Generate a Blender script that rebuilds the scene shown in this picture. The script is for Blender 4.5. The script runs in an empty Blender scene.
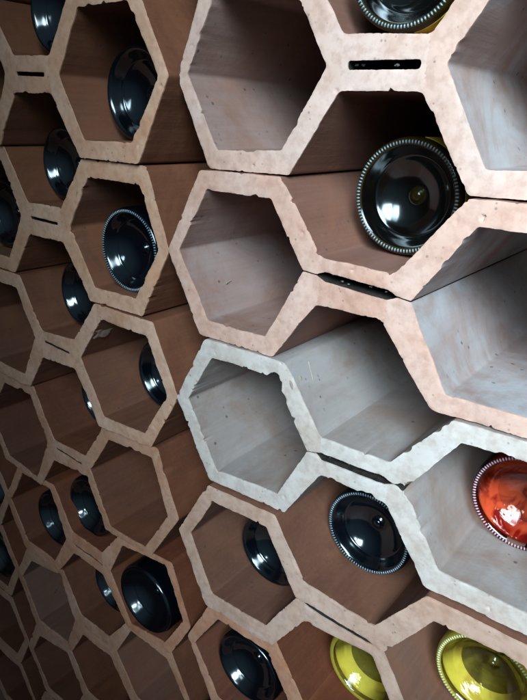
import bpy, bmesh, math, random
from mathutils import Vector, Matrix, noise
import numpy as np
from mathutils.kdtree import KDTree
from mathutils.geometry import delaunay_2d_cdt

S = bpy.context.scene
COL = S.collection
RAD = math.radians
MM = 0.001

# ---------------------------------------------------------------- helpers
def tag(o, label=None, cat=None, group=None, kind=None):
    if label: o['label'] = label
    if cat: o['category'] = cat
    if group: o['group'] = group
    if kind: o['kind'] = kind
    return o

def empty(name, loc):
    o = bpy.data.objects.new(name, None)
    o.empty_display_size = 0.02
    o.location = loc
    COL.objects.link(o)
    return o

def mesh_obj(name, verts, faces, mats, midx=None, parent=None, sharp=None):
    me = bpy.data.meshes.new(name)
    me.from_pydata(verts, [], faces)
    for m in mats: me.materials.append(m)
    if midx: me.polygons.foreach_set('material_index', midx)
    me.polygons.foreach_set('use_smooth', [True] * len(me.polygons))
    me.update()
    if isinstance(sharp, float): me.set_sharp_from_angle(angle=RAD(sharp))
    o = bpy.data.objects.new(name, me)
    COL.objects.link(o)
    if parent is not None: o.parent = parent
    return o

# ---------------------------------------------------------------- node materials
class NT:
    def __init__(s, name):
        s.m = bpy.data.materials.new(name); s.m.use_nodes = True
        s.t = s.m.node_tree; s.t.nodes.clear()
        s.out = s.n('ShaderNodeOutputMaterial')
    def n(s, typ, **kw):
        x = s.t.nodes.new(typ)
        for k, v in kw.items():
            if k.startswith('i_'): x.inputs[int(k[2:])].default_value = v
            else: setattr(x, k, v)
        return x
    def l(s, a, b): s.t.links.new(a, b)
    def noise(s, vec, scale, detail=4, rough=.55, dist=0):
        x = s.n('ShaderNodeTexNoise'); s.l(vec, x.inputs['Vector'])
        x.inputs['Scale'].default_value = scale; x.inputs['Detail'].default_value = detail
        x.inputs['Roughness'].default_value = rough; x.inputs['Distortion'].default_value = dist
        return x.outputs['Fac']
    def ramp(s, fac, stops):
        x = s.n('ShaderNodeValToRGB'); s.l(fac, x.inputs['Fac'])
        e = x.color_ramp.elements
        while len(e) < len(stops): e.new(.5)
        for k, (p, c) in zip(e, stops):
            k.position = p; k.color = (c, c, c, 1) if isinstance(c, (int, float)) else (*c, 1)
        return x.outputs['Color']
    def mix(s, fac, a, b, mode='MIX'):
        x = s.n('ShaderNodeMix', data_type='RGBA', blend_type=mode)
        for sock, v in ((x.inputs[0], fac), (x.inputs[6], a), (x.inputs[7], b)):
            if isinstance(v, (int, float)): sock.default_value = v if sock.type == 'VALUE' else (v, v, v, 1)
            elif isinstance(v, tuple): sock.default_value = (*v, 1)
            else: s.l(v, sock)
        return x.outputs[2]
    def math(s, op, a, b=0.0):
        x = s.n('ShaderNodeMath', operation=op)
        for i, v in enumerate((a, b)):
            if isinstance(v, (int, float)): x.inputs[i].default_value = v
            else: s.l(v, x.inputs[i])
        return x.outputs[0]
    def vec(s, scale=(1, 1, 1)):
        tc = s.n('ShaderNodeTexCoord'); oi = s.n('ShaderNodeObjectInfo')
        mp = s.n('ShaderNodeMapping'); mp.inputs['Scale'].default_value = scale
        add = s.n('ShaderNodeVectorMath', operation='ADD')
        sc = s.n('ShaderNodeVectorMath', operation='SCALE'); sc.inputs['Scale'].default_value = 7.0
        cx = s.n('ShaderNodeCombineXYZ')
        for i in range(3): s.l(oi.outputs['Random'], cx.inputs[i])
        s.l(cx.outputs[0], sc.inputs[0])
        s.l(tc.outputs['Object'], mp.inputs['Vector'])
        s.l(mp.outputs[0], add.inputs[0]); s.l(sc.outputs[0], add.inputs[1])
        return add.outputs[0], oi.outputs['Color']

def clay_cut():
    """rough, dusty cut end of the extruded clay"""
    T = NT('clay_cut_face'); v, col = T.vec()
    n1 = T.noise(v, 22, 5); n2 = T.noise(v, 160, 5, .6); n3 = T.noise(v, 900, 3, .6)
    c = T.mix(T.ramp(n1, [(.3, 0), (.7, 1)]), T.mix(1, col, (.86, .79, .74), 'MULTIPLY'), T.mix(.15, col, (.66, .60, .57)))
    c = T.mix(T.ramp(n2, [(.36, .55), (.56, 0)]), c, T.mix(1, c, (.74, .66, .62), 'MULTIPLY'))
    dust = T.ramp(T.noise(v, 55, 6, .65, .4), [(.56, 0), (.72, .55)])
    c = T.mix(dust, c, T.mix(.3, col, (.66, .58, .54)))
    # small open pores
    vo = T.n('ShaderNodeTexVoronoi'); T.l(v, vo.inputs['Vector']); vo.inputs['Scale'].default_value = 210
    pit = T.ramp(vo.outputs['Distance'], [(.12, 1), (.22, 0)])
    sel = T.ramp(T.noise(v, 70, 2), [(.55, 0), (.64, 1)])
    pit = T.math('MULTIPLY', pit, sel)
    c = T.mix(T.math('MULTIPLY', pit, .6), c, (.17, .11, .085))
    b = T.n('ShaderNodeBsdfPrincipled'); T.l(c, b.inputs['Base Color'])
    b.inputs['Roughness'].default_value = .88; b.inputs['Specular IOR Level'].default_value = .25
    h = T.math('ADD', T.math('MULTIPLY', n2, .9), T.math('MULTIPLY', n3, .35))
    h = T.math('SUBTRACT', h, T.math('MULTIPLY', pit, 1.0))
    bp = T.n('ShaderNodeBump'); bp.inputs['Strength'].default_value = .14; bp.inputs['Distance'].default_value = .0006
    T.l(h, bp.inputs['Height']); T.l(bp.outputs[0], b.inputs['Normal'])
    T.l(b.outputs[0], T.out.inputs['Surface'])
    return T.m

def clay_skin(name='clay_drawn_skin', dusty=1.0):
    """smoother drawn side of the tube: streaks along the extrusion, bloom with a bluish sheen tinted in, specks, scratches"""
    T = NT(name); v, col = T.vec(); vs, _ = T.vec((1, .10, 1))
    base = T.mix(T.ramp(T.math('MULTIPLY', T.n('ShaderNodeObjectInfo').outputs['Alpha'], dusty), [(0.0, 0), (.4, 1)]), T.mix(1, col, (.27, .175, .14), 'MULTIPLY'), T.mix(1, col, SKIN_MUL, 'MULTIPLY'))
    vl, _ = T.vec((1, .35, 1)); vf, _ = T.vec((1, .03, 1))
    s1 = T.noise(vs, 60, 5, .6); n1 = T.noise(vl, 14, 7, .62, .3); n2 = T.noise(v, 300, 4, .6); s2 = T.noise(vf, 420, 3, .6)
    c = T.mix(T.ramp(s1, [(.33, .40), (.62, 0)]), base, T.mix(1, base, (.76, .68, .64), 'MULTIPLY'))
    c = T.mix(T.ramp(s2, [(.35, .35), (.6, 0)]), c, T.mix(1, c, (.70, .66, .63), 'MULTIPLY'))
    c = T.mix(T.ramp(n2, [(.55, 0), (.8, .08)]), c, T.mix(.5, c, (.6, .55, .52)))
    oi = T.n('ShaderNodeObjectInfo')
    bloom = T.math('MINIMUM', T.math('MULTIPLY', T.ramp(n1, [(.30, .35), (.70, 1)]), T.math('MULTIPLY', oi.outputs['Alpha'], dusty)), .92)
    c = T.mix(bloom, c, T.mix(.72, T.mix(1, col, (.6, .5, .45), 'MULTIPLY'), (.42, .445, .46)))  # grey bloom, its blue cast painting in the window sheen on the walls
    c = T.mix(T.ramp(T.noise(v, 26, 6, .7, 1.2), [(.60, 0), (.76, .26)]), c, T.mix(1, base, (.52, .42, .38), 'MULTIPLY'))
    st = T.ramp(T.noise(v, 13, 7, .68, .9), [(.44, 0), (.62, .55)])
    c = T.mix(st, c, T.mix(1, col, (.40, .27, .20), 'MULTIPLY'))
    vo = T.n('ShaderNodeTexVoronoi'); T.l(v, vo.inputs['Vector']); vo.inputs['Scale'].default_value = 105
    sp = T.math('MULTIPLY', T.ramp(vo.outputs['Distance'], [(.09, 1), (.17, 0)]), T.ramp(T.noise(v, 30, 3), [(.52, 0), (.6, 1)]))
    c = T.mix(T.math('MULTIPLY', sp, .75), c, (.06, .05, .045))
    b = T.n('ShaderNodeBsdfPrincipled'); T.l(c, b.inputs['Base Color'])
    T.l(T.ramp(n1, [(.3, .52), (.7, .72)]), b.inputs['Roughness'])
    b.inputs['Specular IOR Level'].default_value = .38
    h = T.math('ADD', T.math('ADD', T.math('MULTIPLY', s1, .6), T.math('MULTIPLY', s2, .35)), T.math('MULTIPLY', n2, .45))
    bp = T.n('ShaderNodeBump'); bp.inputs['Strength'].default_value = .5; bp.inputs['Distance'].default_value = .0008
    T.l(h, bp.inputs['Height']); T.l(bp.outputs[0], b.inputs['Normal'])
    T.l(b.outputs[0], T.out.inputs['Surface'])
    return T.m

def plain(name, col, rough, spec=.5, var=.25, scale=60, bump=0.0):
    T = NT(name); v, _ = T.vec()
    c = T.mix(T.ramp(T.noise(v, scale, 5), [(.3, 0), (.7, 1)]), tuple(a * (1 - var) for a in col), tuple(min(1, a * (1 + var)) for a in col))
    b = T.n('ShaderNodeBsdfPrincipled'); T.l(c, b.inputs['Base Color'])
    b.inputs['Roughness'].default_value = rough; b.inputs['Specular IOR Level'].default_value = spec
    if bump:
        bp = T.n('ShaderNodeBump'); bp.inputs['Strength'].default_value = bump; bp.inputs['Distance'].default_value = .001
        T.l(T.noise(v, scale * 3, 5), bp.inputs['Height']); T.l(bp.outputs[0], b.inputs['Normal'])
    T.l(b.outputs[0], T.out.inputs['Surface'])
    return T.m

def dark_glass(name, col, rough=.09):
    """thick bottle-green glass: nearly black, mirror gloss with faint dust and finger smears"""
    T = NT(name); v, _ = T.vec()
    b = T.n('ShaderNodeBsdfPrincipled')
    d = T.ramp(T.noise(v, 45, 6, .7, .8), [(.55, 0), (.8, .003)])
    T.l(T.mix(d, col, (.35, .36, .36)), b.inputs['Base Color'])
    T.l(T.ramp(T.noise(v, 28, 5, .6), [(.35, rough), (.75, rough + .10)]), b.inputs['Roughness'])
    b.inputs['IOR'].default_value = 1.6; b.inputs['Coat Weight'].default_value = .5; b.inputs['Coat Roughness'].default_value = .07
    bp = T.n('ShaderNodeBump'); bp.inputs['Strength'].default_value = .03; bp.inputs['Distance'].default_value = .001
    T.l(T.noise(v, 40, 2), bp.inputs['Height']); T.l(bp.outputs[0], b.inputs['Normal'])
    T.l(b.outputs[0], T.out.inputs['Surface'])
    return T.m

def tint_glass(name, col, glow, rough=.02, trans=.8):
    """coloured clear glass full of wine"""
    T = NT(name); v, _ = T.vec()
    b = T.n('ShaderNodeBsdfPrincipled'); b.inputs['Base Color'].default_value = (*col, 1)
    b.inputs['Roughness'].default_value = rough; b.inputs['IOR'].default_value = 1.45
    b.inputs['Transmission Weight'].default_value = 1.0
    bp = T.n('ShaderNodeBump'); bp.inputs['Strength'].default_value = .15; bp.inputs['Distance'].default_value = .002
    T.l(T.noise(v, 45, 2), bp.inputs['Height']); T.l(bp.outputs[0], b.inputs['Normal'])
    g = T.n('ShaderNodeBsdfPrincipled'); g.inputs['Base Color'].default_value = (*glow, 1)
    g.inputs['Roughness'].default_value = .05; g.inputs['IOR'].default_value = 1.5
    x = T.n('ShaderNodeMixShader'); x.inputs[0].default_value = trans
    T.l(g.outputs[0], x.inputs[1]); T.l(b.outputs[0], x.inputs[2])
    T.l(x.outputs[0], T.out.inputs['Surface'])
    return T.m

def thin_glass(name, col, glow=None, amount=0.0):
    """clear coloured bottle wall: lets light straight through, mirrors at a slant"""
    T = NT(name); v, _ = T.vec()
    t = T.n('ShaderNodeBsdfTransparent'); t.inputs[0].default_value = (*col, 1)
    g = T.n('ShaderNodeBsdfGlossy'); g.inputs['Roughness'].default_value = .03
    bp = T.n('ShaderNodeBump'); bp.inputs['Strength'].default_value = .08; bp.inputs['Distance'].default_value = .002
    T.l(T.noise(v, 45, 2), bp.inputs['Height']); T.l(bp.outputs[0], g.inputs['Normal'])
    f = T.n('ShaderNodeFresnel'); f.inputs['IOR'].default_value = 1.6
    x = T.n('ShaderNodeMixShader'); T.l(f.outputs[0], x.inputs[0])
    src = t
    if glow:
        d = T.n('ShaderNodeBsdfTranslucent'); d.inputs[0].default_value = (*glow, 1)
        d2 = T.n('ShaderNodeBsdfDiffuse'); d2.inputs[0].default_value = (*glow, 1)
        y = T.n('ShaderNodeMixShader'); y.inputs[0].default_value = .5; T.l(d.outputs[0], y.inputs[1]); T.l(d2.outputs[0], y.inputs[2])
        src = T.n('ShaderNodeMixShader'); src.inputs[0].default_value = amount; T.l(t.outputs[0], src.inputs[1]); T.l(y.outputs[0], src.inputs[2])
    T.l(src.outputs[0], x.inputs[1]); T.l(g.outputs[0], x.inputs[2])
    T.l(x.outputs[0], T.out.inputs['Surface'])
    return T.m

def wine(name, col, tones, trans):
    """coloured wine behind the glass, its refraction pattern painted as two mottled tones"""
    T = NT(name); v, _ = T.vec()
    n = T.noise(v, 26, 3, .5, 1.5)
    bp = T.n('ShaderNodeBump'); bp.inputs['Strength'].default_value = .4; bp.inputs['Distance'].default_value = .006
    T.l(n, bp.inputs['Height'])
    b = T.n('ShaderNodeBsdfPrincipled'); b.inputs['Base Color'].default_value = (*col, 1)
    b.inputs['Roughness'].default_value = .04; b.inputs['IOR'].default_value = 1.4; b.inputs['Transmission Weight'].default_value = 1
    T.l(bp.outputs[0], b.inputs['Normal'])
    g = T.n('ShaderNodeBsdfPrincipled'); T.l(T.ramp(T.noise(v, 34, 3, .5, 1.2), [(.42, tones[0]), (.54, tones[1])]), g.inputs['Base Color'])  # mottled tones paint the refraction seen through the punt
    g.inputs['Roughness'].default_value = .12; T.l(bp.outputs[0], g.inputs['Normal'])
    x = T.n('ShaderNodeMixShader'); x.inputs[0].default_value = trans
    T.l(g.outputs[0], x.inputs[1]); T.l(b.outputs[0], x.inputs[2]); T.l(x.outputs[0], T.out.inputs['Surface'])
    return T.m

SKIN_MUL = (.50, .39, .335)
M_CUT = clay_cut(); M_SKIN = clay_skin(); M_SKIN_OUT = clay_skin('clay_outer_skin', .12)
M_SMEAR = plain('dried_clay', (.38, .235, .165), .9, .2, .3, 150, .4)
M_BREAK = plain('broken_clay', (.36, .25, .20), .95, .15, .35, 120, .9)
M_SLOT_SHADE = plain('slot_shade', (.035, .026, .022), .95, .1, .5, 200, .6)  # near-black colour puts the slot's deep shade on its sides
M_MORTAR = plain('pale_mortar', (.16, .14, .13), .95, .1, .5, 300, .8)
M_STRAW = plain('dry_straw', (.40, .31, .23), .7, .3, .15, 200)
M_WALL = plain('cellar_plaster', (.16, .13, .11), .9, .2, .3, 6, .5)
M_GREEN = dark_glass('black_green_glass', (.0010, .0022, .0040))
M_AMBERBLACK = dark_glass('black_amber_glass', (.0015, .0013, .0010))
M_AMBER = tint_glass('amber_glass_wall', (.60, .30, .03), (.04, .022, .003), .05, .35)
M_PIP = tint_glass('amber_glint_pip', (.5, .28, .04), (.03, .018, .003), .05, .5)  # amber tint stands in for the refracted glint at the punt centre
M_YELLOW = thin_glass('yellow_glass', (1.0, .99, .80))
M_RED = thin_glass('rose_glass', (1.0, .78, .70))
M_YPUNT, M_RPUNT = M_YELLOW, M_RED
M_YELLOW = thin_glass('yellow_heel_glow', (1.0, .95, .65), (1.0, .74, .10), .5)  # diffuse yellow mixed in to stand for light glowing in the heel
M_GLINT = plain('ochre_glint', (.85, .55, .05), .6, .4, .12, 90)  # ochre colour standing in for amber light through the glass
M_YWINE = wine('white_wine_lit', (1.0, .93, .45), ((.80, .52, .08), (1.0, .76, .14)), .45)  # bright rim copy, glow of light in the wine put into the colour
M_YSHADE = wine('white_wine_shaded', (1.0, .93, .50), ((.30, .20, .04), (.80, .62, .12)), .88)  # darker copy, shade in the middle of the bottle put into the colour
M_RWINE = wine('rose_wine_lit', (1.0, .28, .14), ((.35, .015, .012), (1.0, .20, .08)), .42)
M_RSHADE = wine('rose_wine_shaded', (1.0, .30, .16), ((.22, .010, .010), (1.0, .20, .08)), .60)  # same rose wine with shade painted into the centre tones
M_BEAD = plain('glass_bead', (.16, .21, .24), .10, 1.0, .1, 400)
M_YBEAD = plain('yellow_glass_bead', (.62, .60, .30), .12, .8, .1, 400)
M_RBEAD = plain('rose_glass_bead', (.55, .30, .34), .12, .8, .1, 400)

# inner corners of both hexagons and the corners of the web of each block, millimetres in the rack plane; first value: how far back its cut face sits
RAW = (
    ('AD', 0, 4.0, (-62.6, -1.0, 57.9, 1.5, -34.1, 51.3, 33.3, 42.0, -33.2, -52.1, 25.5, -50.1, 135.1, 0.5, 258.9, 0.8, 168.1, 51.6, 228.0, 51.7, 164.5, -53.1, 228.2, -50.3, 68.1, 18.5, 124.9, 15.9, 68.0, -12.7, 122.9, -13.3)),
    ('AD', 1, -1.9, (-68.0, -130.1, 52.5, -127.1, -37.5, -80.4, 22.3, -81.5, -37.8, -182.4, 21.6, -182.5, 133.2, -133.1, 254.5, -135.7, 167.3, -83.0, 224.7, -84.1, 162.9, -186.7, 222.8, -186.1, 65.9, -115.8, 120.8, -117.8, 64.3, -148.8, 114.2, -148.3)),
    ('AD', 2, -4.4, (-57.9, -257.1, 66.2, -261.7, -29.9, -211.7, 34.5, -210.8, -24.9, -314.4, 40.8, -310.0, 145.8, -260.5, 267.7, -262.2, 178.2, -213.4, 237.1, -211.1, 176.3, -312.1, 236.7, -313.1, 77.0, -246.2, 132.5, -245.4, 79.3, -276.8, 133.6, -277.1)),
    ('AD', 3, -11.6, (-50.1, -388.8, 68.7, -392.6, -21.2, -341.0, 36.4, -339.6, -22.7, -442.2, 39.4, -440.7, 149.1, -396.4, 270.8, -396.4, 181.3, -346.7, 241.0, -344.8, 179.0, -445.6, 239.0, -446.8, 77.0, -374.0, 138.1, -378.1, 78.4, -410.8, 140.0, -404.9)),
    ('AD', 4, -3.1, (-54.3, -528.3, 67.5, -528.2, -23.1, -478.2, 36.5, -477.3, -23.1, -579.5, 36.9, -579.3, 148.1, -527.9, 269.7, -527.4, 178.7, -476.8, 238.7, -476.6, 179.1, -578.8, 239.0, -578.6, 79.9, -512.7, 135.6, -512.5, 80.0, -543.5, 135.7, -543.3)),
    ('EB', 0, -4.5, (-409.2, 5.4, -288.8, 3.3, -377.2, 55.6, -317.2, 54.2, -379.6, -46.3, -319.7, -47.8, -208.1, 0.2, -82.9, -2.9, -175.8, 49.1, -115.1, 49.3, -177.7, -51.3, -117.2, -51.0, -274.1, 17.9, -218.2, 15.6, -278.4, -13.5, -221.4, -13.9)),
    ('EB', 1, -0.6, (-414.7, -123.3, -294.3, -127.5, -382.2, -73.4, -322.3, -75.5, -385.7, -175.4, -325.0, -175.7, -214.0, -129.8, -93.4, -134.0, -181.4, -82.1, -113.5, -83.4, -183.2, -182.6, -124.3, -182.1, -280.7, -113.8, -224.4, -112.9, -284.3, -146.0, -227.2, -145.7)),
    ('EB', 2, -3.3, (-408.5, -254.8, -288.5, -256.9, -376.2, -204.7, -314.6, -206.4, -379.1, -306.6, -317.0, -307.2, -210.1, -259.8, -84.8, -263.1, -173.4, -211.4, -109.6, -212.5, -179.2, -315.5, -117.2, -312.6, -275.1, -246.7, -218.0, -242.5, -277.7, -276.9, -220.2, -274.3)),
    ('EB', 3, 0.2, (-412.8, -387.8, -291.1, -387.2, -372.1, -334.9, -317.5, -334.7, -383.2, -439.5, -321.4, -446.5, -212.8, -392.1, -92.4, -395.4, -177.8, -342.1, -112.3, -337.6, -185.4, -452.4, -128.3, -451.5, -277.7, -378.8, -220.3, -378.1, -281.9, -406.5, -220.6, -402.6)),
    ('EB', 4, 1.7, (-395.2, -510.8, -274.7, -514.1, -358.3, -455.2, -299.6, -453.4, -365.3, -562.4, -305.4, -563.4, -192.5, -517.4, -75.4, -517.0, -166.6, -468.3, -98.5, -459.7, -161.1, -574.7, -104.5, -565.5, -260.9, -497.8, -205.3, -498.8, -261.5, -528.6, -205.9, -529.6)),
    ('EB', 5, 5.2, (-399.3, -641.4, -278.8, -645.3, -371.0, -600.5, -303.6, -586.2, -369.3, -701.8, -301.9, -698.9, -196.0, -643.0, -74.4, -640.9, -166.1, -591.5, -106.1, -590.4, -164.3, -693.5, -104.3, -692.4, -264.3, -628.8, -208.7, -627.9, -263.8, -659.6, -208.1, -658.6)),
    ('EB', 6, 7.1, (-402.0, -781.7, -280.5, -779.7, -375.6, -736.6, -307.7, -722.0, -370.4, -832.2, -310.4, -831.2, -199.9, -778.4, -78.3, -776.5, -169.9, -727.0, -109.9, -726.0, -168.3, -828.9, -108.3, -828.0, -268.2, -764.1, -212.6, -763.3, -267.7, -794.9, -212.1, -794.0)),
)

AMB, AMB_COL, EXPO = .018, (1.0, .78, .68), -0.25
SKY, SKY_COL, SKY_DIR = .24, (.45, .78, 1.0), (.62, -.55, .60)
LAMPS = (
    ('window_light', (.86, -.86, .66), (.33, 0.0, .06), .50, .85, 5.8, (.60, .85, 1.0), 42),
    ('window_light', (.46, -1.02, .66), (.26, 0.0, .07), .36, .85, 2.2, (.60, .85, 1.0), 42),
)

# ---------------------------------------------------------------- clay blocks
# Every block is two hexagonal tubes joined by a slotted web, cut from one clay extrusion.
PITCH, PD, PB = 130.0, 202.15, 142.89
CX = {'A': 0.0, 'D': PD, 'B': -PB, 'E': -PB - PD, 'H': -2 * PB - PD, 'G': -2 * PB - 2 * PD}
HV = dict(L=(-60.8, 0), R=(60.8, 0), UL=(-30, 51), UR=(30, 51), LL=(-30, -51), LR=(30, -51))
WV = dict(tl=(-27.8, 15.4), tr=(27.8, 15.4), bl=(-27.8, -15.4), br=(27.8, -15.4))
ORDER = ('L', 'R', 'UL', 'UR', 'LL', 'LR')
UNITS = {}
for cols, row, y, q in RAW:
    keys = [c + v for c in (cols if cols == 'AD' else 'EB') for v in ORDER] + ['tl', 'tr', 'bl', 'br']
    UNITS[(cols, row)] = (y, {k: (q[2 * i], q[2 * i + 1]) for i, k in enumerate(keys)})
def default_unit(cols, row, y, dx=0, dz=0, rot=0):
    l, r = cols; m = (CX[l] + CX[r]) / 2; d = {}
    co, si = math.cos(rot), math.sin(rot)
    def put(k, x, z): d[k] = (m + dx + x * co - z * si, -PITCH * row + dz + x * si + z * co)
    for c in cols:
        for v, (a, b) in HV.items(): put(c + v, CX[c] - m + a, b)
    for v, (a, b) in WV.items(): put(v, a, b)
    return (y, d)
UNITS[('AD', -1)] = default_unit('AD', -1, 4.0, -8, 2, .004)
UNITS[('AD', 5)] = default_unit('AD', 5, 2.0, 6, -4, .0)
UNITS[('EB', 7)] = default_unit('EB', 7, 6, 3, 2, .01)
UNITS[('EB', -1)] = default_unit('EB', -1, -2.0, -5, 2, -.015)
for row, y, dx, dz, rot in ((7, 9, 2, 4, .0), (2, 3, 2, 2, -.02), (3, 5, -4, 0, -.03), (4, 8, 3, 3, -.02), (5, 10, 0, 4, .0), (6, 9, 2, 4, .0)):
    UNITS[('GH', row)] = default_unit('GH', row, y, dx, dz, rot)

def unit_for(col, row):
    for cols in ('AD', 'EB', 'GH'):
        if col in cols: return UNITS.get((cols, row))

def outer_corner(col, row, v):
    """outer corner of a hexagon: half-way to the neighbouring block's inner corner, less half the joint"""
    x, z = unit_for(col, row)[1][col + v]
    if len(v) == 1:
        nbr = {('A', 'L'): ('B', 'R'), ('B', 'R'): ('A', 'L'), ('E', 'L'): ('H', 'R'), ('H', 'R'): ('E', 'L')}.get((col, v))
        s = 1 if v == 'R' else -1
        o = unit_for(nbr[0], row) if nbr else None
        if o:
            p = o[1][nbr[0] + nbr[1]]
            return (x + s * max(6.0, min(15.0, abs(p[0] - x) / 2 - .5)), z + max(-4, min(4, (p[1] - z) * .3)))
        return (x + s * 14.2, z)
    up = v[0] == 'U'
    o = unit_for(col, row - 1 if up else row + 1)
    dz = 13.4
    if o:
        p = o[1][col + ('L' if up else 'U') + v[1]]
        dz = max(7.5, min(17.0, abs(p[1] - z) / 2 - .55))
    return (x + (7.6 if v[1] == 'R' else -7.6), z + (dz if up else -dz))

def fillet(poly, rad, step):
    """round every corner and resample the closed polygon with even steps"""
    n = len(poly); pts = []
    for i in range(n):
        p0, p1, p2 = (Vector(poly[i - 1]), Vector(poly[i]), Vector(poly[(i + 1) % n]))
        r = rad[i] if isinstance(rad, list) else rad
        a = (p0 - p1); b = (p2 - p1); la, lb = a.length, b.length
        if la < 1e-6 or lb < 1e-6: continue
        a /= la; b /= lb
        d = min(r / max(.15, math.tan(a.angle(b) / 2)), la * .45, lb * .45)
        s, e = p1 + a * d, p1 + b * d
        for k in range(6):
            t = k / 5; pts.append(s * (1 - t) ** 2 + p1 * 2 * t * (1 - t) + e * t * t)
    out = []; n = len(pts); L = [0]
    for i in range(n): L.append(L[-1] + (pts[(i + 1) % n] - pts[i]).length)
    m = max(8, int(L[-1] / step)); j = 0
    for k in range(m):
        q = L[-1] * k / m
        while L[j + 1] < q: j += 1
        t = (q - L[j]) / max(1e-9, L[j + 1] - L[j])
        out.append(pts[j] * (1 - t) + pts[(j + 1) % n] * t)
    return out

def fbm(p, oct=3):
    return noise.fractal(p, 1.0, 2.0, oct, noise_basis='PERLIN_ORIGINAL')

def pip(X, Y, R):
    """even-odd test of many points against one polygon"""
    c = np.zeros(len(X), bool); n = len(R); j = n - 1
    for i in range(n):
        ax, ay, bx, by = R[i].x, R[i].y, R[j].x, R[j].y
        if ay != by:
            c ^= ((ay > Y) != (by > Y)) & (X < (bx - ax) * (Y - ay) / (by - ay) + ax)
        j = i
    return c

RINGS = [0.0, 1.2, 3.0, 6.0, 12.0, 30.0, 80.0, 150.0, 300.0]      # mm behind the cut face
def make_block(key, label, tint, slot, crack, step, chips=1.0, dents=(), bloom=(.25, .25)):
    cols, row = key; y0, d = UNITS[key]
    seed = (ord(cols[0]) * 131 + (row + 3) * 977) % 9973; rng = random.Random(seed)
    l, r = cols
    ox = (d[l + 'R'][0] + d[r + 'L'][0]) / 2; oz = (d[l + 'R'][1] + d[r + 'L'][1]) / 2
    root = empty('clay_rack_block', (ox * MM, y0 * MM, oz * MM))
    loc = lambda p: Vector((p[0] - ox, p[1] - oz))
    OC = lambda c, v: loc(outer_corner(c, row, v))
    I = lambda c, v: loc(d[c + v])
    tl, tr, bl, br = (loc(d[k]) for k in ('tl', 'tr', 'bl', 'br'))
    outer = [OC(l, 'LL'), OC(l, 'LR'), bl, br, OC(r, 'LL'), OC(r, 'LR'), OC(r, 'R'), OC(r, 'UR'), OC(r, 'UL'), tr, tl, OC(l, 'UR'), OC(l, 'UL'), OC(l, 'L')]
    rad = [4, 4, 6, 6, 4, 4, 4, 4, 4, 6, 6, 4, 4, 4]
    hexa = lambda c: [I(c, k) for k in ('LL', 'LR', 'R', 'UR', 'UL', 'L')]
    sa, sb, sh = slot                                        # slot from-to along the web (fractions), height in mm
    A, B = I(l, 'R'), I(r, 'L')
    at = lambda t: A.lerp(B, t)
    nrm = Vector((-(B - A).y, (B - A).x)).normalized()
    h = sh / 2
    loops = [fillet(outer, rad, step)]
    if crack:
        k = .55
        w = [rng.uniform(-1.2, 1.2) for _ in range(4)]
        up = [at(0) + nrm * k, at(sa * .6) + nrm * (k + w[0]), at(sa) + nrm * h, at(sb) + nrm * h, at(sb + (1 - sb) * .4) + nrm * (k + w[1]), at(1) + nrm * k]
        dn = [at(0) - nrm * k, at(sa * .6) + nrm * (w[0] - k), at(sa) - nrm * h, at(sb) - nrm * h, at(sb + (1 - sb) * .4) + nrm * (w[1] - k), at(1) - nrm * k]
        hl, hr = hexa(l), hexa(r)
        whole = hl[:2] + dn + hr[:2] + hr[2:5] + up[::-1] + hl[3:]
        loops.append(fillet(whole, [3, 3] + [.5] * 6 + [3] * 5 + [.5] * 6 + [3] * 3, min(step, .9)))
    else:
        loops += [fillet(hexa(l), 3, step), fillet(hexa(r), 3, step)]
        loops.append(fillet([at(sa) - nrm * h, at(sb) - nrm * h, at(sb) + nrm * h, at(sa) + nrm * h], h * .8, min(step, 1.0)))
    loops = [loops[0]] + [q[::-1] for q in loops[1:]]        # clay always lies to the left of the outline
    S0 = Vector((seed % 97, seed % 53, seed % 31)) * 3.7
    x0w, x1w = (tl.x + bl.x) / 2, (tr.x + br.x) / 2
    side = lambda x: 0 if x < x0w else (1 if x > x1w else 2)
    AB = (B - A).normalized(); half = (B - A).length / 2
    rings_all = []
    for li, P in enumerate(loops):
        n = len(P); N = []
        for i in range(n):
            t = P[(i + 1) % n] - P[i - 1]; q = Vector((-t.y, t.x))
            N.append(q.normalized() if q.length > 1e-9 else Vector((0, 0)))
        rings = [[] for _ in RINGS]
        for i in range(n):
            p = P[i]; q = Vector((p.x, p.y, li * 40)) + S0
            low = fbm(q * .045) * .5
            fine = fbm(q * .22 + Vector((9, 0, 0)), 3) * .20 + fbm(q * .8 + Vector((0, 9, 0)), 2) * .20
            ch = max(0.0, fbm(q * .075 + Vector((0, 0, 77)), 2) - .42) * 5.0 * chips + max(0.0, fbm(q * .2 + Vector((0, 40, 7)), 2) - .50) * 5.5 * chips
            slotpart = (crack and li and abs((p - at(.5)).dot(AB)) < half and abs((p - at(.5)).dot(nrm)) < h + 1.3) or (not crack and li == 3)
            if slotpart:
                near_slot = abs((p - at(.5)).dot(nrm)) > .8
                low *= .2; fine *= .16 * sh if near_slot else .12; ch = 0
            for cx_, cz_, rr_, dep_ in dents:                # corners broken off in use
                dd = (p - (loc((cx_, cz_)))).length
                if dd < rr_: ch += dep_ * (1 - (dd / rr_) ** 2) * (1 + .6 * fbm(q * .3, 2))
            for ri, dy in enumerate(RINGS):
                fade = math.exp(-dy / 3.0)
                w = low + fine * (.10 + .90 * fade) + ch * max(0, 1 - dy / 9.0)
                if not slotpart: w += fbm(Vector((p.x * .05, p.y * .05, dy * .02 + li * 9)) + S0, 2) * .5 * (1 - fade)
                rings[ri].append(p + N[i] * max(-1.5, w))
        rings_all.append(rings)
    # ---- cut face: constrained Delaunay over the outlines and a jittered interior grid
    pts, edges = [], []
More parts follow.
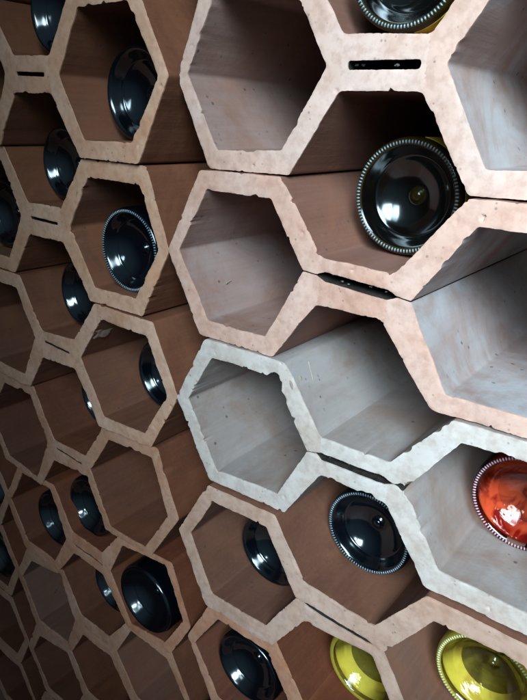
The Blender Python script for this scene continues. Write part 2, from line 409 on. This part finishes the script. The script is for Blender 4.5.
    for rings in rings_all:
        b = len(pts); n = len(rings[0])
        pts += rings[0]; edges += [(b + i, b + (i + 1) % n) for i in range(n)]
    nbd = len(pts)
    kd = KDTree(nbd)
    for i, p in enumerate(pts): kd.insert((p.x, p.y, 0), i)
    kd.balance()
    near = lambda p: kd.find((p.x, p.y, 0))[2]
    def clay(X, Y):
        m = pip(X, Y, rings_all[0][0])
        for rg in rings_all[1:]: m &= ~pip(X, Y, rg[0])
        return m
    gs = step * 1.15
    xs = [p.x for p in rings_all[0][0]]; ys = [p.y for p in rings_all[0][0]]
    nr = np.random.RandomState(seed)
    gx, gy = np.meshgrid(np.arange(min(xs), max(xs), gs), np.arange(min(ys), max(ys), gs * .87))
    gx = gx + (np.arange(gx.shape[0]) % 2)[:, None] * gs / 2
    gx = (gx + nr.uniform(-.3, .3, gx.shape) * gs).ravel(); gy = (gy + nr.uniform(-.3, .3, gy.shape) * gs).ravel()
    ok = clay(gx, gy)
    for x, y in zip(gx[ok], gy[ok]):
        p = Vector((float(x), float(y)))
        if near(p) > gs * .5: pts.append(p)
    vo, eo, fo, ov, _, _ = delaunay_2d_cdt(pts, edges, [], 0, 1e-5)
    def yface(p, edge):
        q = Vector((p.x, p.y, 5)) + S0
        yv = fbm(q * .03, 2) * .9 + fbm(q * .13, 2) * .07 + fbm(q * .6, 2) * .04
        dd = 0 if edge else near(p)
        yv += max(0, 1 - dd / 1.3) ** 2 * (.16 + .5 * fbm(q * .12 + Vector((3, 3, 3)), 2))
        return yv + (0 if edge else max(0, fbm(q * .21 + Vector((50, 0, 0)), 2) - .72) * 5)
    verts, faces, mi, part = [], [], [], []
    for v, o in zip(vo, ov):
        verts.append((v.x, yface(v, bool(o) and o[0] < nbd), v.y))
    cxs = np.array([sum(vo[i].x for i in f) / len(f) for f in fo]); cys = np.array([sum(vo[i].y for i in f) / len(f) for f in fo])
    for f, good, cx in zip(fo, clay(cxs, cys), cxs):
        if not good: continue
        a, b, c = vo[f[0]], vo[f[1]], vo[f[2]]
        ccw = (b.x - a.x) * (c.y - a.y) - (b.y - a.y) * (c.x - a.x) > 0
        faces.append(list(f) if ccw else list(f)[::-1]); mi.append(0); part.append(side(cx))
    # ---- drawn sides of the tubes
    for li_, (rings, P) in enumerate(zip(rings_all, loops)):
        n = len(P); base = len(verts)
        ye = [yface(p, True) for p in rings[0]]
        for ri, dy in enumerate(RINGS):
            f = math.exp(-dy / 6)
            verts += [(p.x, dy + ye[i] * f, p.y) for i, p in enumerate(rings[ri])]
        for ri in range(len(RINGS) - 1):
            for i in range(n):
                j = (i + 1) % n; a = base + ri * n; b = a + n
                faces.append([a + i, b + i, b + j, a + j])
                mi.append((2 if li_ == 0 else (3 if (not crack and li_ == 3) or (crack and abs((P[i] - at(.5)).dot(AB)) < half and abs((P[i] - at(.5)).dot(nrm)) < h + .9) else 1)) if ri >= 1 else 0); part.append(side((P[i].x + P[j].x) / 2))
    for pk, nm in enumerate(('hexagonal_tube', 'hexagonal_tube', 'slotted_web')):
        used = {}; vv, ff, mm = [], [], []
        for f, m, pt in zip(faces, mi, part):
            if pt != pk: continue
            g = []
            for i in f:
                if i not in used: used[i] = len(vv); vv.append(tuple(c * MM for c in verts[i]))
                g.append(used[i])
            ff.append(g); mm.append(m)
        o = mesh_obj(nm, vv, ff, [M_CUT, M_SKIN, M_SKIN if key == ('AD', 2) else M_SKIN_OUT, M_SLOT_SHADE], mm, root, 50.0)
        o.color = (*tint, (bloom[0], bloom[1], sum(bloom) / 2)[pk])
    tag(root, label, 'rack block', 'terracotta blocks stacked into the bottle rack')
    BLOCKS[key] = root
    return root

BLOCKS = {}
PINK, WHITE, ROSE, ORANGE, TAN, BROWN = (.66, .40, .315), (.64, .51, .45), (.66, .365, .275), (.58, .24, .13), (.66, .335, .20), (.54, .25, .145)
F, C_ = 1.3, 2.2
for key, label, tint, slot, crack, step, chips, dents in (
    (('AD', -1), 'clay block along the top edge of the rack, only its lower rims showing', PINK, (.2, .8, 4), 0, 2.0, 1, ()),
    (('AD', 0), 'pale pinkish clay block at the top with a clean dark slot and large empty hexagon', PINK, (.19, .81, 5.2), 0, F, 1, ()),
    (('AD', 1), 'pinkish clay block cracked along its ragged slot, just below the beaded black bottle', ROSE, (.22, .80, 7.0), 1, F, 1, ()),
    (('AD', 2), 'whitish chalky clay block with broken rims, holding the red bottle in its right hexagon', WHITE, (.16, .80, 6.2), 1, F, 1.2, ((36, -212, 9, 5), (148, -262, 10, 3))),
    (('AD', 3), 'reddish clay block standing proud below the whitish block, over the two yellow bottles', (.60, .345, .25), (.16, .80, 4.0), 1, F, 1, ()),
    (('AD', 4), 'brown clay block at the bottom edge around a large black bottle', ORANGE, (.2, .8, 2.5), 0, 1.8, 1, ()),
    (('AD', 5), 'dim clay block barely showing below the bottom right bottles', ORANGE, (.2, .8, 2.5), 0, 2.5, 1, ()),
    (('EB', -1), 'clay block above the top left bottle, mostly beyond the top edge', TAN, (.2, .8, 2.5), 0, 2.2, 1, ()),
    (('EB', 0), 'tan clay block at the top left with a straight slot and smears inside its hexagon', TAN, (.22, .76, 3.6), 0, F, 1, ()),
    (('EB', 1), 'tan clay block second down on the left, around the beaded round bottle', TAN, (.2, .76, 3.2), 0, F, 1, ()),
    (('EB', 2), 'orange tan clay block third down on the left, a half hidden bottle inside', (.62, .32, .20), (.2, .78, 2.9), 0, F, 1, ()),
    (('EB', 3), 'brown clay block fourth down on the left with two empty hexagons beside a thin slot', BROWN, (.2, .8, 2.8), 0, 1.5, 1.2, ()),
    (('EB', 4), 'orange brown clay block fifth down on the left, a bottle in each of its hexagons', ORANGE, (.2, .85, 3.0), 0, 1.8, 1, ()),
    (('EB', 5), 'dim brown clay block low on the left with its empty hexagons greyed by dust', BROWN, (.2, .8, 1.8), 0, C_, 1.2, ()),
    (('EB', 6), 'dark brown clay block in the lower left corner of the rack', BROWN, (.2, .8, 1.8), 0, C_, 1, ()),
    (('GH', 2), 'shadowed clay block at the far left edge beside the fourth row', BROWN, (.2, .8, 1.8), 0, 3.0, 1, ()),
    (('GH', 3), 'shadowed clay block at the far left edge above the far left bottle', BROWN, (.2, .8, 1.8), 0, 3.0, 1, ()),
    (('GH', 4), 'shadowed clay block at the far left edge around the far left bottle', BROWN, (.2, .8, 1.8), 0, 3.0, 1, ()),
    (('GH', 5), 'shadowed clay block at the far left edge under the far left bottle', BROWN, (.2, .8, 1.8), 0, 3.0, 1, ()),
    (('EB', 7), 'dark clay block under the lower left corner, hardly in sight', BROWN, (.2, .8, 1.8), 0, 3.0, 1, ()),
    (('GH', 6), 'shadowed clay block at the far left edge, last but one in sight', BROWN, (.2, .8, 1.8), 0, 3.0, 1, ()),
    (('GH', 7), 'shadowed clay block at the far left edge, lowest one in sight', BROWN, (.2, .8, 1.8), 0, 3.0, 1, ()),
):
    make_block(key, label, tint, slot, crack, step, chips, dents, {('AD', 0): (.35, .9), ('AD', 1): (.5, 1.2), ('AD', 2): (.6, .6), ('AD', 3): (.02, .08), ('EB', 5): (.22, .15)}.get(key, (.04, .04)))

# dried smears and crumbs of clay left on the blocks (each a part of its block)
def lump(name, key, x, y, z, size, mat, seed, squash=(1, 1, 1), rot=0.0):
    root = BLOCKS[key]; bm = bmesh.new(); bmesh.ops.create_icosphere(bm, subdivisions=4, radius=1)
    for v in bm.verts:
        q = v.co * 1.1 + Vector((seed * 3.1, seed, 0))
        f = 1 + fbm(q, 2) * .5 + fbm(q * 3.5, 2) * .10
        v.co = Vector((v.co.x * squash[0], v.co.y * squash[1], v.co.z * squash[2])) * f * size * MM
    bmesh.ops.rotate(bm, verts=bm.verts, cent=(0, 0, 0), matrix=Matrix.Rotation(rot, 3, 'Y'))
    me = bpy.data.meshes.new(name); bm.to_mesh(me); bm.free()
    for p in me.polygons: p.use_smooth = True
    me.materials.append(mat); o = bpy.data.objects.new(name, me); COL.objects.link(o)
    o.parent = root; o.location = Vector((x, y, z)) * MM - root.location
    return o
for i, (key, x, y, z, s, sq, rot) in enumerate((
    (('EB', 0), -199, 8, -24, 5, (.28, 1.3, 1.7), -.52),
    (('EB', 1), -198, 6, -97, 5, (.28, 1.4, 1.7), .52), (('EB', 2), -187, 10, -227, 7, (.3, 1.8, 1.6), .52),
    (('AD', 2), 49, 3.5, -213, 7, (.45, 1.0, 1.5), -.45), (('AD', 2), 55, 4.5, -226, 5, (.4, 1.0, 2.0), -.5),
    )):
    lump('clay_smear', key, x, y, z, s, M_BREAK if key[0] == 'AD' else M_SMEAR, i + 1, sq, rot)
rq = random.Random(5)
for key, ts, hh in ((('AD', 0), (.24, .29, .60), 1.2), (('AD', 1), (.26, .36, .42, .63, .77), 1.6), (('AD', 2), (.22, .42, .66), 1.5)):
    d = UNITS[key][1]; a, b = d['AR'], d['DL']
    for k, t in enumerate(ts):
        lump('mortar_crumb', key, a[0] + (b[0] - a[0]) * t, UNITS[key][0] + 4 + rq.uniform(-1, 2), a[1] + (b[1] - a[1]) * t + rq.uniform(-hh, hh), rq.uniform(.4, 1.0), M_MORTAR, k + 20, (1.4, 1, .8))

# ---------------------------------------------------------------- bottles
PIP = [(0, 16.6), (1.6, 16.7), (3.2, 17.4), (4.4, 18.9), (6.0, 20.2)]
PROFILE = [(6.0, 20.2), (8.0, 20.3), (13, 19.1), (18, 17.0), (23, 13.8), (26.4, 10.9), (27.4, 10.2), (28.6, 8.5), (30, 6.6), (32.0, 3.6), (33.1, 2.0), (33.8, 1.2)]
PROFILE2 = [(33.8, 1.2), (34.8, .45), (35.9, .1), (37.0, .45), (37.9, 1.4), (38.6, 3.0), (38.95, 5.2), (39, 9), (39, 40), (39, 120), (39, 186), (38.4, 197), (36, 209), (31, 222), (24, 235), (18, 246), (15.2, 256), (14.3, 270), (13.8, 292), (15.2, 292.6), (15.2, 298), (14, 300), (0, 300)]
WINE = [(0, 21), (4, 22.5), (8, 22.8), (13, 21.6), (18, 19.4), (23, 16.0), (27, 12.6), (30, 9.0), (32.0, 6.4), (33.6, 5.4), (35, 6.4), (36, 9), (36.3, 14), (36.4, 40), (36.4, 184), (33, 206), (24, 231), (14, 252), (12, 270), (0, 271)]
def lathe(name, prof, mat, parent, s, seg=96, sub=2):
    pr = []
    for (a, b) in zip(prof, prof[1:]):
        for k in range(sub): pr.append((a[0] + (b[0] - a[0]) * k / sub, a[1] + (b[1] - a[1]) * k / sub))
    pr.append(prof[-1])
    V, Fc = [], []
    for r_, y in pr:
        for k in range(seg):
            t = 2 * math.pi * k / seg; rr = max(r_, .02)
            V.append((rr * s * math.cos(t) * MM, y * s * MM, rr * s * math.sin(t) * MM))
    for i in range(len(pr) - 1):
        for k in range(seg):
            j = (k + 1) % seg
            Fc.append((i * seg + k, (i + 1) * seg + k, (i + 1) * seg + j, i * seg + j))
    return mesh_obj(name, V, Fc, [mat], None, parent)

def smooth_profile(prof, n=3):
    """Catmull-Rom through the profile points"""
    out = []
    for i in range(len(prof) - 1):
        p0 = prof[max(0, i - 1)]; p1 = prof[i]; p2 = prof[i + 1]; p3 = prof[min(len(prof) - 1, i + 2)]
        for k in range(n):
            t = k / n
            out.append(tuple(.5 * ((2 * p1[a]) + (-p0[a] + p2[a]) * t + (2 * p0[a] - 5 * p1[a] + 4 * p2[a] - p3[a]) * t * t + (-p0[a] + 3 * p1[a] - 3 * p2[a] + p3[a]) * t ** 3) for a in (0, 1)))
    out.append(prof[-1]); return out

def bead_ring(parent, mat, s, spin):
    bm = bmesh.new(); n = 100
    for k in range(n):
        t = 2 * math.pi * k / n + spin
        M = Matrix.Rotation(-t, 4, 'Y') @ Matrix.Translation((35.7 * s * MM, .35 * s * MM, 0)) @ Matrix.Diagonal((1.35 * s * MM, .9 * s * MM, .68 * s * MM, 1))
        bmesh.ops.create_icosphere(bm, subdivisions=2, radius=1, matrix=M)
    me = bpy.data.meshes.new('knurled_ring'); bm.to_mesh(me); bm.free()
    for p in me.polygons: p.use_smooth = True
    me.materials.append(mat); o = bpy.data.objects.new('knurled_ring', me); COL.objects.link(o); o.parent = parent

def glint_patch(parent, s):
    """ochre patch on the body, painting an amber glint past the rim"""
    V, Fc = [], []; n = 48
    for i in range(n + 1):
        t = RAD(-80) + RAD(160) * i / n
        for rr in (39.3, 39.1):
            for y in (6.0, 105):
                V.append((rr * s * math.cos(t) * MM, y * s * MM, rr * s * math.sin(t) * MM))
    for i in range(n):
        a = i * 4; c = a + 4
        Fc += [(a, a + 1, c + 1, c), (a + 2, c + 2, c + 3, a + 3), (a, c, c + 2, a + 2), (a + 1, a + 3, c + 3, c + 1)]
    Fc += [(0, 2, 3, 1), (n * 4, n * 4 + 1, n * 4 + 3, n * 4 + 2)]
    mesh_obj('amber_glint', V, Fc, [M_GLINT], None, parent, 40.0)

def bottle(x, y, z, R, label, kind='green', beads=True):
    s = R / .039
    root = empty('wine_bottle', (x, y, z))
    mp, mb, mk = {'green': (M_GREEN, M_GREEN, M_BEAD), 'amber': (M_AMBERBLACK, M_AMBER, M_BEAD), 'yellow': (M_YPUNT, M_YELLOW, M_YBEAD), 'red': (M_RPUNT, M_RED, M_RBEAD)}[kind]
    lathe('punt', smooth_profile(PROFILE, 4), mp, root, s, 96, 1)
    lathe('punt_pip', smooth_profile(PIP, 4), M_PIP if kind == 'amber' else mp, root, s, 96, 1)
    if kind in ('yellow', 'red'):
        core = lathe('wine', smooth_profile(WINE, 3), {'yellow': M_YWINE, 'red': M_RWINE}[kind], root, s, 96, 1)
        core.data.materials.append({'yellow': M_YSHADE, 'red': M_RSHADE}[kind])
        for i, p in enumerate(core.data.polygons): p.material_index = 1 if i < 96 * 3 * 5 else 0  # centre faces take the shaded copy of the wine
    lathe('glass_body', smooth_profile(PROFILE2, 3), mb, root, s, 96, 1)
    if kind == 'amber': glint_patch(root, s)
    if beads: bead_ring(root, mk, s, x * 31)
    tag(root, label, 'wine bottle', 'wine bottles lying in the rack')
for b in (
    (.1020, .010, .0545, .0365, 'dark bottle with a yellow glint on its rim, cut by the top edge', 'amber'),
    (.1004, .044, -.0767, .039, 'black bottle with a full ring of bright beads resting above the cracked slot', 'amber'),
    (-.1453, .026, -.013, .0388, 'smooth black bottle in the top left hexagon above the beaded round one', 'green', False),
    (-.1469, .012, -.1444, .0388, 'black bottle with a fine beaded ring in the left hexagon second from the top', 'green'),
    (-.1446, .046, -.2758, .0375, 'black bottle half hidden behind the right wall of the third left hexagon', 'green', False),
    (-.1330, -.001, -.5230, .0405, 'large black bottle filling its hexagon flush with the rim, low on the left', 'green', False),
    (-.2267, .010, .0536, .0375, 'dark bottle cut by the top edge at the far left', 'green', False),
    (-.2632, .032, -.0773, .0365, 'dark bottle deep in the cell between the first and second left slots', 'green', False),
    (-.2478, .030, -.2078, .0365, 'dark bottle with a bright dot highlight between the second and third left slots', 'green', False),
    (-.2568, .052, -.3377, .0375, 'deep set bottle showing only a sliver above the thin fourth left slot', 'green', False),
    (-.2442, .016, -.4633, .0385, 'black bottle right of another one in the paired dim cells at lower left', 'green', False),
    (-.3305, .022, -.5239, .0385, 'black bottle left of another one in the paired dim cells at lower left', 'green', False),
    (-.2400, .038, -.5930, .0365, 'sliver of a dark bottle above the grey dusty cell floor at lower left', 'green', False),
    (-.3700, .022, -.1359, .0385, 'dark bottle cut by the left edge beside the second left slot', 'green', False),
    (-.3560, .060, -.2680, .0375, 'dark sliver of a bottle at the left edge just above the fourth row', 'green', False),
    (-.4600, .020, -.5230, .0385, 'black bottle at the far left edge in deep shadow', 'green', False),
    (-.4700, .010, -.6450, .0385, 'barely lit bottle in the lower left corner', 'green', False),
    (.0089, .034, -.4061, .0365, 'dark bottle half behind the wall left of the beaded bottle below the whitish block', 'green', False),
    (-.0003, .014, -.5404, .0388, 'large black bottle with a streaked highlight at the bottom edge', 'green', False),
    (.1034, .034, -.3395, .0375, 'black bottle with an interrupted beaded ring under the whitish block', 'green'),
    (.1174, .030, -.4727, .0375, 'yellow green bottle under the thin slot at the bottom', 'yellow', False),
    (.2089, .054, -.2755, .0375, 'red rose wine bottle with beaded rim at the right edge', 'red'),
    (.2125, .024, -.4085, .0378, 'bright yellow bottle with a beaded ring in the bottom right corner', 'yellow'),
): bottle(*b)

# ---------------------------------------------------------------- bits of straw
def straw_between(p, q, label, lift):
    p, q, n = Vector(p), Vector(q), Vector(lift); d = q - p
    bm = bmesh.new()
    bmesh.ops.create_cone(bm, cap_ends=True, segments=8, radius1=.00055, radius2=.0004, depth=d.length)
    bmesh.ops.subdivide_edges(bm, edges=[e for e in bm.edges if abs(e.verts[0].co.z - e.verts[1].co.z) > d.length * .5], cuts=6)
    for v in bm.verts: v.co.x += .05 * d.length * math.sin(v.co.z / d.length * 3.0)
    me = bpy.data.meshes.new('straw_fragment'); bm.to_mesh(me); bm.free(); me.materials.append(M_STRAW)
    o = bpy.data.objects.new('straw_fragment', me); COL.objects.link(o)
    o.location = (p + q) / 2 + n; o.rotation_mode = 'QUATERNION'; o.rotation_quaternion = d.to_track_quat('Z', 'Y')
    tag(o, label, 'straw', 'bits of straw caught in the rack')
straw_between((-.0500, .0333, -.1612), (-.0506, .0417, -.1602), 'short pale straw lying inside the empty pinkish hexagon', (.0012, 0, .0008))
straw_between((.0456, .0227, -.2033), (.0533, .0160, -.2164), 'thin straw on the grey wall beside the broken corner of the whitish block', (.0010, 0, .0006))
# ---------------------------------------------------------------- setting, light, camera
tag(mesh_obj('back_wall', [(-1.6, .40, -1.6), (1.4, .40, -1.6), (1.4, .40, 1.2), (-1.6, .40, 1.2)], [(0, 1, 2, 3)], [M_WALL], None, None), kind='structure')

W = bpy.data.worlds.new('World'); S.world = W; W.use_nodes = True
bg = W.node_tree.nodes['Background']; nt = W.node_tree
# the room: dim warm all round, brighter and bluer towards the daylit side
tc = nt.nodes.new('ShaderNodeTexCoord'); dp = nt.nodes.new('ShaderNodeVectorMath'); dp.operation = 'DOT_PRODUCT'
dp.inputs[1].default_value = Vector(SKY_DIR).normalized()
rp = nt.nodes.new('ShaderNodeValToRGB'); rp.color_ramp.interpolation = 'EASE'
mr = nt.nodes.new('ShaderNodeMapRange'); mr.inputs[1].default_value = -1; mr.inputs[2].default_value = 1
nt.links.new(tc.outputs['Generated'], dp.inputs[0]); nt.links.new(dp.outputs['Value'], mr.inputs[0]); nt.links.new(mr.outputs[0], rp.inputs[0])
e = rp.color_ramp.elements; e[0].position = .55; e[0].color = (*[AMB * a for a in AMB_COL], 1); e[1].position = .97; e[1].color = (*[SKY * a for a in SKY_COL], 1)
nt.links.new(rp.outputs[0], bg.inputs[0]); bg.inputs[1].default_value = 1.0

def area_lamp(name, loc, target, sx, sy, power, col, spread=180):
    L = bpy.data.lights.new(name, 'AREA'); L.shape = 'RECTANGLE'; L.size = sx; L.size_y = sy; L.energy = power; L.color = col; L.spread = RAD(spread)
    o = bpy.data.objects.new(name, L); COL.objects.link(o); o.location = loc
    o.rotation_euler = (Vector(target) - Vector(loc)).to_track_quat('-Z', 'Y').to_euler()
    return o
for a in LAMPS: area_lamp(*a)

cam = bpy.data.cameras.new('camera'); co = bpy.data.objects.new('camera', cam); COL.objects.link(co)
R3 = ((0.7867739396634137, 0.6164995013071287, 0.030251161207807006), (-0.5697813127067476, 0.7442520321042725, -0.34847979625604425), (-0.23735210880995922, 0.25693827584955126, 0.9368279985391557))
mw = Matrix.Identity(4)
for i in range(3):
    mw[i][0] = R3[0][i]; mw[i][1] = R3[2][i]; mw[i][2] = -R3[1][i]
mw.translation = (0.28331, -0.345, -0.03245)
co.matrix_world = mw
cam.sensor_fit = 'VERTICAL'; cam.sensor_height = 36.0; cam.lens = 611.55 / 700 * 36.0
cam.clip_start = .01; cam.clip_end = 20
S.camera = co

S.render.engine = 'CYCLES'
S.cycles.use_denoising = True
S.cycles.max_bounces = 10; S.cycles.diffuse_bounces = 5; S.cycles.glossy_bounces = 5; S.cycles.transmission_bounces = 10
S.cycles.sample_clamp_indirect = 4.0
S.cycles.blur_glossy = .5
S.view_settings.view_transform = 'Standard'; S.view_settings.look = 'None'
S.view_settings.exposure = EXPO; S.view_settings.gamma = 1
